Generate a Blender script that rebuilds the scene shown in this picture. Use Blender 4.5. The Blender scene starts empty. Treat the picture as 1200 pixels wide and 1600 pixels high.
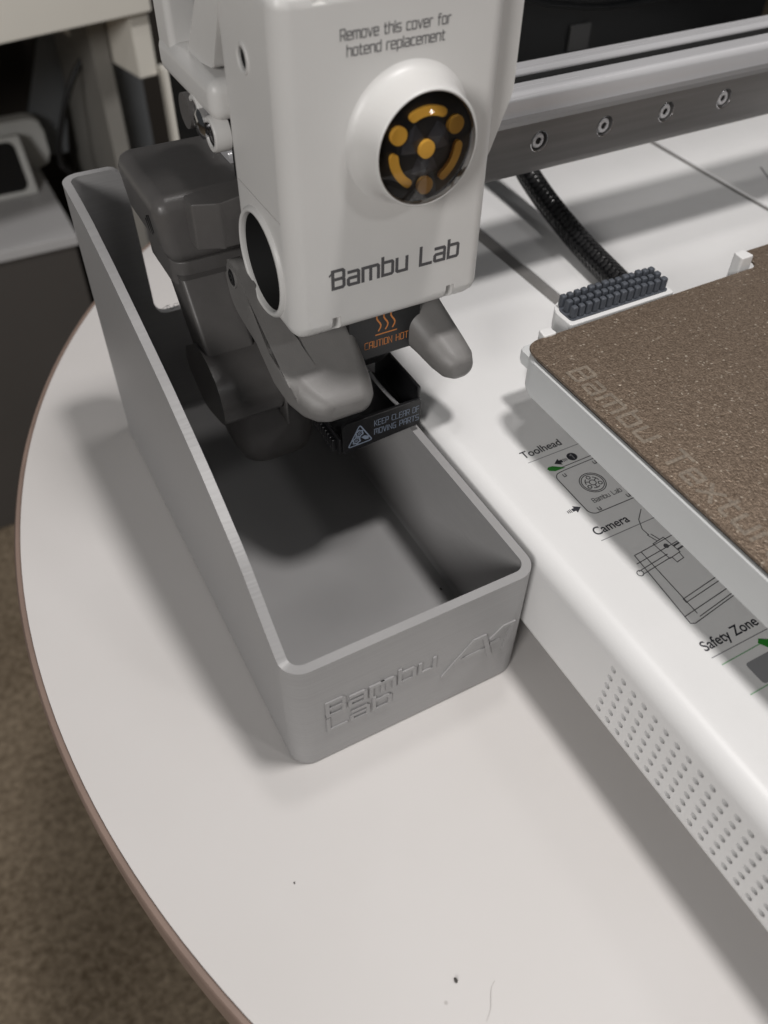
import bpy, bmesh, math, random
from mathutils import Vector, Matrix
random.seed(7)
K = 0.00085                      # metres per working unit (all coordinates below are in working units)
scn = bpy.context.scene
C = scn.collection

# ------------------------------------------------------------------ camera
cam_d = bpy.data.cameras.new('camera'); cam = bpy.data.objects.new('camera', cam_d); C.objects.link(cam)
AX = Vector((0.91953, -0.35174, -0.17546)); 
def _axes():
    f = 1309.4; c = (600, 800)
    def d(p): return Vector(((p[0]-c[0])/f, -(p[1]-c[1])/f, -1.0)).normalized()
    X = d((4051, -520)); Y = d((-440, -620)); Y = (Y - X*X.dot(Y)).normalized(); Z = X.cross(Y)
    return Matrix((X, Y, Z))     # rows: world axes seen from the camera
R3 = _axes()
cam.matrix_world = Matrix.Translation(Vector((-36.12, -117.04, 244.15))*K) @ R3.to_4x4()
cam_d.sensor_fit = 'VERTICAL'; cam_d.sensor_height = 36.0; cam_d.lens = 36.0*1309.4/1600
cam_d.clip_start = 0.005; cam_d.clip_end = 50
cam_d.dof.use_dof = True; cam_d.dof.focus_distance = 262*K; cam_d.dof.aperture_fstop = 14.0
scn.camera = cam

# ------------------------------------------------------------------ world, lamps, exposure
w = bpy.data.worlds.new('World'); scn.world = w; w.use_nodes = True
bg = w.node_tree.nodes['Background']; bg.inputs[0].default_value = (0.93, 0.97, 1.0, 1); bg.inputs[1].default_value = 0.05
def ceiling_lamp(name, loc, aim, size, power, col):
    l = bpy.data.lights.new(name, 'AREA'); l.shape = 'DISK'; l.size = size*K; l.energy = power; l.color = col
    o = bpy.data.objects.new(name, l); C.objects.link(o); o.location = Vector(loc)*K
    o.rotation_euler = (Vector(aim)-Vector(loc)).to_track_quat('-Z', 'Y').to_euler()
ceiling_lamp('ceiling_lamp_front', (250, -100, 1200), (60, 60, 0), 150, 5.8, (1.0, 0.97, 0.95))
ceiling_lamp('ceiling_lamp_side', (250, 215, 1200), (60, 100, 0), 130, 1.2, (1.0, 0.97, 0.95))
ceiling_lamp('ceiling_lamp_far', (-1150, -850, 760), (40, 60, 40), 480, 9.8, (1.0, 0.975, 0.95))
ceiling_lamp('ceiling_lamp_room', (640, -1030, 950), (67, 51, 159), 150, 1.3, (1.0, 0.985, 0.97))
scn.view_settings.view_transform = 'Standard'; scn.view_settings.look = 'None'
scn.view_settings.exposure = 0.0; scn.view_settings.gamma = 1.0

# ------------------------------------------------------------------ materials
def mat(name, col, rough=0.5, metal=0.0, spec=0.5, noise=0.0, nscale=200.0, bump=0.0, bscale=800.0, coat=0.0, stretch=None, rvar=0.0):
    m = bpy.data.materials.new(name); m.use_nodes = True
    nt = m.node_tree; p = nt.nodes['Principled BSDF']
    p.inputs['Base Color'].default_value = (*col, 1); p.inputs['Roughness'].default_value = rough
    p.inputs['Metallic'].default_value = metal; p.inputs['Specular IOR Level'].default_value = spec
    if coat: p.inputs['Coat Weight'].default_value = coat; p.inputs['Coat Roughness'].default_value = 0.1
    tc = nt.nodes.new('ShaderNodeTexCoord'); src = tc.outputs['Object']
    if stretch:
        mp = nt.nodes.new('ShaderNodeMapping'); mp.inputs['Scale'].default_value = stretch
        nt.links.new(src, mp.inputs[0]); src = mp.outputs[0]
    if noise:
        n = nt.nodes.new('ShaderNodeTexNoise'); n.inputs['Scale'].default_value = nscale; n.inputs['Detail'].default_value = 6
        nt.links.new(src, n.inputs['Vector'])
        r = nt.nodes.new('ShaderNodeMapRange'); r.inputs[1].default_value = 0.25; r.inputs[2].default_value = 0.75
        r.inputs[3].default_value = 1-noise; r.inputs[4].default_value = 1+noise
        nt.links.new(n.outputs['Fac'], r.inputs[0])
        mx = nt.nodes.new('ShaderNodeMix'); mx.data_type = 'RGBA'; mx.blend_type = 'MULTIPLY'; mx.inputs[0].default_value = 1
        mx.inputs[6].default_value = (*col, 1); nt.links.new(r.outputs[0], mx.inputs[7]); nt.links.new(mx.outputs[2], p.inputs['Base Color'])
        if rvar:
            r2 = nt.nodes.new('ShaderNodeMapRange'); r2.inputs[3].default_value = rough-rvar; r2.inputs[4].default_value = rough+rvar
            nt.links.new(n.outputs['Fac'], r2.inputs[0]); nt.links.new(r2.outputs[0], p.inputs['Roughness'])
    if bump:
        n = nt.nodes.new('ShaderNodeTexNoise'); n.inputs['Scale'].default_value = bscale; n.inputs['Detail'].default_value = 3
        nt.links.new(src, n.inputs['Vector'])
        b = nt.nodes.new('ShaderNodeBump'); b.inputs['Strength'].default_value = bump; b.inputs['Distance'].default_value = 0.0003
        nt.links.new(n.outputs['Fac'], b.inputs['Height']); nt.links.new(b.outputs[0], p.inputs['Normal'])
    return m
M = {}
M['white'] = mat('white_plastic', (0.74, 0.735, 0.73), 0.42, bump=0.06, bscale=2500, noise=0.02, nscale=40)
M['cover'] = mat('warm_white_plastic', (0.66, 0.65, 0.635), 0.40, bump=0.08, bscale=2200, noise=0.02, nscale=60)
M['bedwhite'] = mat('bed_white_plastic', (0.60, 0.61, 0.61), 0.42, bump=0.06, bscale=2500, noise=0.015, nscale=50)
M['gray'] = mat('gray_plastic', (0.115, 0.109, 0.106), 0.34, bump=0.15, bscale=3000, noise=0.05, nscale=300)
M['duct'] = mat('duct_gray_plastic', (0.185, 0.178, 0.172), 0.48, bump=0.15, bscale=3000, noise=0.05, nscale=300)
M['black'] = mat('black_plastic', (0.008, 0.008, 0.009), 0.35, bump=0.1, bscale=2000)
M['matteblack'] = mat('matte_black', (0.012, 0.012, 0.012), 0.7)
M['rubber'] = mat('black_silicone', (0.016, 0.016, 0.016), 0.6, bump=0.5, bscale=900)
M['beltblack'] = mat('belt_black', (0.006, 0.006, 0.006), 0.75, spec=0.2, bump=0.3, bscale=900)
M['hair'] = mat('hair_grey', (0.30, 0.28, 0.26), 0.6)
M['steel'] = mat('rail_steel', (0.225, 0.218, 0.215), 0.32, metal=0.6, noise=0.10, nscale=500, stretch=(0.04, 1, 1), rvar=0.05)
M['alu'] = mat('anodised_aluminium', (0.66, 0.655, 0.67), 0.27, metal=0.35, noise=0.03, nscale=90, rvar=0.03, stretch=(0.05, 1, 1))
M['chrome'] = mat('bright_steel', (0.55, 0.55, 0.56), 0.16, metal=1.0)
M['darksteel'] = mat('dark_steel', (0.09, 0.088, 0.09), 0.3, metal=0.9)
M['print'] = mat('grey_print', (0.085, 0.083, 0.088), 0.5)
M['ink'] = mat('dark_ink', (0.022, 0.022, 0.03), 0.5)
M['softink'] = mat('pale_ink', (0.25, 0.25, 0.26), 0.5)
M['green'] = mat('green_ink', (0.02, 0.22, 0.02), 0.5)
M['paleline'] = mat('pale_green_ink', (0.22, 0.42, 0.24), 0.5)
M['orangeprint'] = mat('orange_print', (0.62, 0.22, 0.05), 0.5)
M['bluegrey'] = mat('blue_grey_print', (0.20, 0.24, 0.31), 0.5)
M['amber'] = mat('amber_plastic', (0.80, 0.42, 0.06), 0.45)
M['facet'] = mat('smoked_facet', (0.035, 0.033, 0.036), 0.3)
M['bristle'] = mat('slate_silicone', (0.072, 0.080, 0.096), 0.55, noise=0.08, nscale=700)
M['band'] = mat('taupe_edge_band', (0.235, 0.170, 0.140), 0.45, noise=0.10, nscale=60, bump=0.1, bscale=300)
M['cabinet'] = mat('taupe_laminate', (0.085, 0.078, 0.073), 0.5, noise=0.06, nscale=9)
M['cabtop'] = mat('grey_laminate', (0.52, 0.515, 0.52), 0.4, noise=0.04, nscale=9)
M['cream'] = mat('cream_laminate', (0.80, 0.77, 0.70), 0.5, noise=0.04, nscale=12)
M['panelgrey'] = mat('pale_board', (0.27, 0.26, 0.24), 0.6, noise=0.10, nscale=10)
M['filmgrey'] = mat('milky_plastic', (0.16, 0.17, 0.18), 0.35, noise=0.25, nscale=12)
M['devwhite'] = mat('device_white', (0.62, 0.62, 0.60), 0.4)
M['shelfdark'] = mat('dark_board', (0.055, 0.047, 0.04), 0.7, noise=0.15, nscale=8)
M['caseblack'] = mat('glossy_black_case', (0.004, 0.0045, 0.005), 0.4, spec=0.25, noise=0.2, nscale=20)
M['casegrey'] = mat('case_grey_tab', (0.03, 0.03, 0.03), 0.5)
M['crumb'] = mat('dark_crumb', (0.06, 0.055, 0.05), 0.8)

def plate_material():
    m = bpy.data.materials.new('textured_bronze_coating'); m.use_nodes = True; nt = m.node_tree; p = nt.nodes['Principled BSDF']
    tc = nt.nodes.new('ShaderNodeTexCoord')
    n1 = nt.nodes.new('ShaderNodeTexNoise'); n1.inputs['Scale'].default_value = 2100; n1.inputs['Detail'].default_value = 5
    n2 = nt.nodes.new('ShaderNodeTexVoronoi'); n2.inputs['Scale'].default_value = 2000
    n3 = nt.nodes.new('ShaderNodeTexNoise'); n3.inputs['Scale'].default_value = 500; n3.inputs['Detail'].default_value = 5
    for n in (n1, n2, n3): nt.links.new(tc.outputs['Object'], n.inputs['Vector'])
    cr = nt.nodes.new('ShaderNodeValToRGB'); cr.color_ramp.elements[0].position = 0.30; cr.color_ramp.elements[0].color = (0.122, 0.086, 0.060, 1)
    cr.color_ramp.elements[1].position = 0.72; cr.color_ramp.elements[1].color = (0.30, 0.230, 0.172, 1)
    nt.links.new(n1.outputs['Fac'], cr.inputs[0])
    sep = nt.nodes.new('ShaderNodeSeparateColor'); nt.links.new(n2.outputs['Color'], sep.inputs[0])
    gt = nt.nodes.new('ShaderNodeMapRange'); gt.inputs[1].default_value = 0.965; gt.inputs[2].default_value = 1.0
    nt.links.new(sep.outputs[0], gt.inputs[0])
    mx = nt.nodes.new('ShaderNodeMix'); mx.data_type = 'RGBA'; nt.links.new(gt.outputs[0], mx.inputs[0])
    nt.links.new(cr.outputs[0], mx.inputs[6]); mx.inputs[7].default_value = (0.50, 0.43, 0.35, 1)  # pale flecks: sparkle of the coating painted into its colour
    nt.links.new(mx.outputs[2], p.inputs['Base Color'])
    p.inputs['Roughness'].default_value = 0.40; p.inputs['Metallic'].default_value = 0.55
    ad = nt.nodes.new('ShaderNodeMath'); ad.operation = 'ADD'
    nt.links.new(n1.outputs['Fac'], ad.inputs[0]); nt.links.new(n3.outputs['Fac'], ad.inputs[1])
    b = nt.nodes.new('ShaderNodeBump'); b.inputs['Strength'].default_value = 0.55; b.inputs['Distance'].default_value = 0.0004
    nt.links.new(ad.outputs[0], b.inputs['Height']); nt.links.new(b.outputs[0], p.inputs['Normal'])
    return m
M['plate'] = plate_material()
M['platetext'] = mat('plate_lettering', (0.225, 0.185, 0.145), 0.5, metal=0.2, noise=0.45, nscale=1600, bump=0.5, bscale=1500)

def bucket_material():
    m = mat('printed_grey_filament', (0.31, 0.305, 0.305), 0.42, noise=0.055, nscale=260, stretch=(0.12, 0.12, 9.0), bump=0.25, bscale=420, rvar=0.06)
    return m
M['bucket'] = bucket_material()
M['rim'] = mat('printed_grey_rim', (0.36, 0.355, 0.365), 0.42, noise=0.08, nscale=1500)

def table_material():
    m = bpy.data.materials.new('white_laminate'); m.use_nodes = True; nt = m.node_tree; p = nt.nodes['Principled BSDF']
    p.inputs['Roughness'].default_value = 0.48; p.inputs['Specular IOR Level'].default_value = 0.35
    tc = nt.nodes.new('ShaderNodeTexCoord')
    n = nt.nodes.new('ShaderNodeTexNoise'); n.inputs['Scale'].default_value = 14; n.inputs['Detail'].default_value = 8
    v = nt.nodes.new('ShaderNodeTexVoronoi'); v.inputs['Scale'].default_value = 48
    n4 = nt.nodes.new('ShaderNodeTexNoise'); n4.inputs['Scale'].default_value = 300; n4.inputs['Detail'].default_value = 2
    for q in (n, v, n4): nt.links.new(tc.outputs['Object'], q.inputs['Vector'])
    cr = nt.nodes.new('ShaderNodeValToRGB'); cr.color_ramp.elements[0].position = 0.3; cr.color_ramp.elements[0].color = (0.59, 0.567, 0.55, 1)
    cr.color_ramp.elements[1].position = 0.7; cr.color_ramp.elements[1].color = (0.622, 0.60, 0.587, 1)
    nt.links.new(n.outputs['Fac'], cr.inputs[0])
    # small dirt specks: only some voronoi cells carry one
    sep = nt.nodes.new('ShaderNodeSeparateColor'); nt.links.new(v.outputs['Color'], sep.inputs[0])
    has = nt.nodes.new('ShaderNodeMath'); has.operation = 'GREATER_THAN'; has.inputs[1].default_value = 0.80; nt.links.new(sep.outputs[0], has.inputs[0])
    ds = nt.nodes.new('ShaderNodeMapRange'); ds.inputs[1].default_value = 0.012; ds.inputs[2].default_value = 0.028; ds.inputs[3].default_value = 0.5; ds.inputs[4].default_value = 0.0
    nt.links.new(v.outputs['Distance'], ds.inputs[0])
    mu = nt.nodes.new('ShaderNodeMath'); mu.operation = 'MULTIPLY'; nt.links.new(has.outputs[0], mu.inputs[0]); nt.links.new(ds.outputs[0], mu.inputs[1])
    mx = nt.nodes.new('ShaderNodeMix'); mx.data_type = 'RGBA'; nt.links.new(mu.outputs[0], mx.inputs[0]); nt.links.new(cr.outputs[0], mx.inputs[6])
    mx.inputs[7].default_value = (0.24, 0.21, 0.19, 1); nt.links.new(mx.outputs[2], p.inputs['Base Color'])
    b = nt.nodes.new('ShaderNodeBump'); b.inputs['Strength'].default_value = 0.04; b.inputs['Distance'].default_value = 0.0003
    nt.links.new(n4.outputs['Fac'], b.inputs['Height']); nt.links.new(b.outputs[0], p.inputs['Normal'])
    return m
M['table'] = table_material()

def carpet_material():
    m = bpy.data.materials.new('taupe_carpet'); m.use_nodes = True; nt = m.node_tree; p = nt.nodes['Principled BSDF']
    p.inputs['Roughness'].default_value = 0.95; p.inputs['Specular IOR Level'].default_value = 0.1
    tc = nt.nodes.new('ShaderNodeTexCoord')
    n = nt.nodes.new('ShaderNodeTexNoise'); n.inputs['Scale'].default_value = 9; n.inputs['Detail'].default_value = 4
    n2 = nt.nodes.new('ShaderNodeTexNoise'); n2.inputs['Scale'].default_value = 150; n2.inputs['Detail'].default_value = 6; n2.inputs['Roughness'].default_value = 0.7
    for q in (n, n2): nt.links.new(tc.outputs['Object'], q.inputs['Vector'])
    mixf = nt.nodes.new('ShaderNodeMix'); mixf.data_type = 'FLOAT'; mixf.inputs[0].default_value = 0.72
    nt.links.new(n.outputs['Fac'], mixf.inputs[2]); nt.links.new(n2.outputs['Fac'], mixf.inputs[3])
    cr = nt.nodes.new('ShaderNodeValToRGB'); cr.color_ramp.elements[0].position = 0.36; cr.color_ramp.elements[0].color = (0.125, 0.092, 0.060, 1)
    cr.color_ramp.elements[1].position = 0.64; cr.color_ramp.elements[1].color = (0.38, 0.305, 0.22, 1)
    nt.links.new(mixf.outputs[0], cr.inputs[0]); nt.links.new(cr.outputs[0], p.inputs['Base Color'])
    b = nt.nodes.new('ShaderNodeBump'); b.inputs['Strength'].default_value = 0.8; b.inputs['Distance'].default_value = 0.004
    nt.links.new(n2.outputs['Fac'], b.inputs['Height']); nt.links.new(b.outputs[0], p.inputs['Normal'])
    return m
M['carpet'] = carpet_material()

def braid_material():
    m = bpy.data.materials.new('black_braid'); m.use_nodes = True; nt = m.node_tree; p = nt.nodes['Principled BSDF']
    p.inputs['Base Color'].default_value = (0.004, 0.004, 0.0045, 1)
    tc = nt.nodes.new('ShaderNodeTexCoord'); mp = nt.nodes.new('ShaderNodeMapping')
    mp.inputs['Rotation'].default_value = (0, 0, math.radians(45)); mp.inputs['Scale'].default_value = (16, 16, 1)
    nt.links.new(tc.outputs['UV'], mp.inputs[0])
    ck = nt.nodes.new('ShaderNodeTexChecker'); ck.inputs['Scale'].default_value = 1.0; nt.links.new(mp.outputs[0], ck.inputs[0])
    v = nt.nodes.new('ShaderNodeTexVoronoi'); v.inputs['Scale'].default_value = 1.0; v.inputs['Randomness'].default_value = 0.25; nt.links.new(mp.outputs[0], v.inputs['Vector'])
    ad = nt.nodes.new('ShaderNodeMath'); ad.operation = 'SUBTRACT'; nt.links.new(ck.outputs['Fac'], ad.inputs[0]); nt.links.new(v.outputs['Distance'], ad.inputs[1])
    b = nt.nodes.new('ShaderNodeBump'); b.inputs['Strength'].default_value = 0.9; b.inputs['Distance'].default_value = 0.0006
    nt.links.new(v.outputs['Distance'], b.inputs['Height']); nt.links.new(b.outputs[0], p.inputs['Normal'])
    r = nt.nodes.new('ShaderNodeMapRange'); r.inputs[3].default_value = 0.2; r.inputs[4].default_value = 0.6
    nt.links.new(ck.outputs['Fac'], r.inputs[0]); nt.links.new(r.outputs[0], p.inputs['Roughness'])
    return m
M['braid'] = braid_material()

def glass_material():
    m = bpy.data.materials.new('clear_dome'); m.use_nodes = True; nt = m.node_tree
    for n in list(nt.nodes):
        if n.type == 'BSDF_PRINCIPLED': nt.nodes.remove(n)
    out = [n for n in nt.nodes if n.type == 'OUTPUT_MATERIAL'][0]
    t = nt.nodes.new('ShaderNodeBsdfTransparent'); t.inputs[0].default_value = (0.93, 0.93, 0.93, 1)
    g = nt.nodes.new('ShaderNodeBsdfGlossy'); g.inputs['Roughness'].default_value = 0.04
    fr = nt.nodes.new('ShaderNodeFresnel'); fr.inputs[0].default_value = 1.38
    mx = nt.nodes.new('ShaderNodeMixShader'); nt.links.new(fr.outputs[0], mx.inputs[0]); nt.links.new(t.outputs[0], mx.inputs[1]); nt.links.new(g.outputs[0], mx.inputs[2])
    nt.links.new(mx.outputs[0], out.inputs[0])
    return m
M['glass'] = glass_material()

# ------------------------------------------------------------------ helpers
ORG = {}
XF = {}
HEAD = (1.056, Vector((2.02, 6.55, -13.67)))      # the tool head was drafted 5.6 % smaller; it is enlarged and set at its place here
DECK = (1.038, Vector((1.37, 4.45, -9.28)))     # deck print, bed and cable: likewise enlarged from the draft
def applyxf(p, xf): return Vector(p)*xf[0]+xf[1]
def thing(name, label, cat, loc, group=None):
    o = bpy.data.objects.new(name, None); C.objects.link(o); o.location = Vector(loc)*K; o.empty_display_size = 0.01
    o['label'] = label; o['category'] = cat
    if group: o['group'] = group
    ORG[o] = Vector(loc); return o
def obj(name, bm, m, parent=None, org=None, smooth=38, label=None, xf=None):
    if xf is None and parent is not None: xf = XF.get(parent)
    if xf is not None:
        for v in bm.verts: v.co = applyxf(v.co, xf)
    if parent is not None: org = ORG[parent]
    if org is None: org = Vector((0, 0, 0))
    org = Vector(org)
    bmesh.ops.recalc_face_normals(bm, faces=bm.faces) if len(bm.faces) else None
    for v in bm.verts: v.co = (v.co-org)*K
    me = bpy.data.meshes.new(name); bm.to_mesh(me); bm.free()
    ms = m if isinstance(m, (list, tuple)) else [m]
    for q in ms: me.materials.append(M[q] if isinstance(q, str) else q)
    if smooth:
        for p in me.polygons: p.use_smooth = True
        me.set_sharp_from_angle(angle=math.radians(smooth))
    o = bpy.data.objects.new(name, me); C.objects.link(o)
    if smooth:
        wn = o.modifiers.new('weighted_normal', 'WEIGHTED_NORMAL'); wn.keep_sharp = True
    if parent is not None: o.parent = parent
    else: o.location = org*K
    ORG[o] = org
    if xf is not None: XF[o] = xf
    if label: o['label'] = label
    return o
def tag(o, label, cat, group=None, kind=None):
    o['label'] = label
    if cat: o['category'] = cat
    if group: o['group'] = group
    if kind: o['kind'] = kind
    return o
def B(): return bmesh.new()
def box(bm, x0, x1, y0, y1, z0, z1, bev=0.0, seg=3, sel=None):
    vs = [bm.verts.new((x, y, z)) for x in (x0, x1) for y in (y0, y1) for z in (z0, z1)]
    fs = [bm.faces.new([vs[i] for i in q]) for q in ((0,1,3,2),(4,6,7,5),(0,4,5,1),(2,3,7,6),(0,2,6,4),(1,5,7,3))]
    if bev:
        es = list({e for f in fs for e in f.edges})
        if sel: es = [e for e in es if sel((e.verts[0].co+e.verts[1].co)/2, (e.verts[1].co-e.verts[0].co))]
        bmesh.ops.bevel(bm, geom=es, offset=bev, segments=seg, profile=0.5, affect='EDGES', clamp_overlap=True)
    return bm
def prism(bm, poly, axis, a0, a1, bev=0.0, seg=3):
    """poly in the two remaining axes (order x,y,z without axis)"""
    def mk(p, a):
        if axis == 'x': return (a, p[0], p[1])
        if axis == 'y': return (p[0], a, p[1])
        return (p[0], p[1], a)
    v0 = [bm.verts.new(mk(p, a0)) for p in poly]; v1 = [bm.verts.new(mk(p, a1)) for p in poly]
    fs = [bm.faces.new(v0), bm.faces.new(v1[::-1])]
    n = len(poly)
    for i in range(n): fs.append(bm.faces.new((v0[i], v1[i], v1[(i+1)%n], v0[(i+1)%n])))
    if bev:
        es = list({e for f in fs[:2] for e in f.edges})
        bmesh.ops.bevel(bm, geom=es, offset=bev, segments=seg, profile=0.5, affect='EDGES', clamp_overlap=True)
    return bm
def rrect(x0, x1, y0, y1, r, n=6):
    out = []
    for cx, cy, a in ((x1-r, y1-r, 0), (x0+r, y1-r, 90), (x0+r, y0+r, 180), (x1-r, y0+r, 270)):
        for i in range(n+1):
            t = math.radians(a+90*i/n); out.append((cx+r*math.cos(t), cy+r*math.sin(t)))
    return out
def roundpoly(pts, r, n=4):
    out = []; N = len(pts)
    for i in range(N):
        a, b, c = Vector(pts[i-1]), Vector(pts[i]), Vector(pts[(i+1) % N])
        d1 = (a-b); d2 = (c-b); rr = min(r, d1.length*0.45, d2.length*0.45)
        p = b+d1.normalized()*rr; q = b+d2.normalized()*rr
        for k in range(n+1):
            t = k/n; out.append(tuple((1-t)**2*p+2*t*(1-t)*b+t*t*q))
    return out
def loft(bm, rings, cap=True):
    vv = [[bm.verts.new(p) for p in r] for r in rings]
    n = len(rings[0])
    for a, b in zip(vv[:-1], vv[1:]):
        for i in range(n): bm.faces.new((a[i], a[(i+1)%n], b[(i+1)%n], b[i]))
    if cap: bm.faces.new(vv[0][::-1]); bm.faces.new(vv[-1])
    return bm
def cyl(bm, p0, p1, r0, r1=None, n=24, cap=True):
    p0, p1 = Vector(p0), Vector(p1); r1 = r0 if r1 is None else r1
    d = (p1-p0).normalized(); u = d.orthogonal().normalized(); v = d.cross(u)
    ring = lambda c, r: [c+u*(r*math.cos(2*math.pi*i/n))+v*(r*math.sin(2*math.pi*i/n)) for i in range(n)]
    return loft(bm, [ring(p0, r0), ring(p1, r1)], cap)
def revolve(bm, c, axis, prof, n=48, cap0=False, cap1=False):
    """prof: (distance along axis, radius)"""
    c = Vector(c); d = Vector(axis).normalized(); u = d.orthogonal().normalized(); v = d.cross(u)
    rings = [[c+d*a+u*(r*math.cos(2*math.pi*i/n))+v*(r*math.sin(2*math.pi*i/n)) for i in range(n)] for a, r in prof]
    vv = [[bm.verts.new(p) for p in r] for r in rings]
    for a, b in zip(vv[:-1], vv[1:]):
        for i in range(n): bm.faces.new((a[i], a[(i+1)%n], b[(i+1)%n], b[i]))
    if cap0: bm.faces.new(vv[0][::-1])
    if cap1: bm.faces.new(vv[-1])
    return bm
def spline(pts, n=8):
    P = [Vector(p) for p in pts]; out = []
    for i in range(len(P)-1):
        p0 = P[max(i-1, 0)]; p1 = P[i]; p2 = P[i+1]; p3 = P[min(i+2, len(P)-1)]
        for k in range(n):
            t = k/n; out.append(0.5*((2*p1)+(p2-p0)*t+(2*p0-5*p1+4*p2-p3)*t*t+(3*p1-p0-3*p2+p3)*t**3))
    out.append(P[-1]); return out
def tube(bm, pts, r, n=16, cap=True):
    P = [Vector(p) for p in pts]; up = None; rings = []; L = [0.0]
    for i in range(1, len(P)): L.append(L[-1]+(P[i]-P[i-1]).length)
    for i, p in enumerate(P):
        d = (P[min(i+1, len(P)-1)]-P[max(i-1, 0)]).normalized()
        u = d.orthogonal().normalized() if up is None else (up-d*up.dot(d)).normalized(); up = u; v = d.cross(u)
        rings.append([bm.verts.new(p+u*(r*math.cos(2*math.pi*k/n))+v*(r*math.sin(2*math.pi*k/n))) for k in range(n)])
    uv = bm.loops.layers.uv.verify(); circ = 2*math.pi*r
    for i in range(len(P)-1):
        for k in range(n):
            f = bm.faces.new((rings[i][k], rings[i][(k+1)%n], rings[i+1][(k+1)%n], rings[i+1][k]))
            for l, (a, b) in zip(f.loops, ((k, L[i]), (k+1, L[i]), (k+1, L[i+1]), (k, L[i+1]))): l[uv].uv = (a/n, b/circ)
    if cap: bm.faces.new(rings[0][::-1]); bm.faces.new(rings[-1])
    return bm
def boolean_cut(o, cutters):
    o.modifiers.clear()
    """apply boolean differences to mesh object o and delete the cutters"""
    for c in cutters:
        md = o.modifiers.new('cut', 'BOOLEAN'); md.operation = 'DIFFERENCE'; md.object = c; md.solver = 'EXACT'
    bpy.context.view_layer.update()
    dg = bpy.context.evaluated_depsgraph_get()
    me = bpy.data.meshes.new_from_object(o.evaluated_get(dg))
    o.modifiers.clear(); wn = o.modifiers.new('weighted_normal', 'WEIGHTED_NORMAL'); wn.keep_sharp = True; old = o.data; o.data = me; me.name = old.name
    for c in cutters: bpy.data.objects.remove(c, do_unlink=True)
    for p in me.polygons: p.use_smooth = True
    me.set_sharp_from_angle(angle=math.radians(32))
def cutter(bm, xf):
    bmesh.ops.recalc_face_normals(bm, faces=bm.faces)
    if xf is not None:
        for v in bm.verts: v.co = applyxf(v.co, xf)
    for v in bm.verts: v.co = v.co*K
    me = bpy.data.meshes.new('c'); bm.to_mesh(me); bm.free(); o = bpy.data.objects.new('c', me); C.objects.link(o); return o

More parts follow.
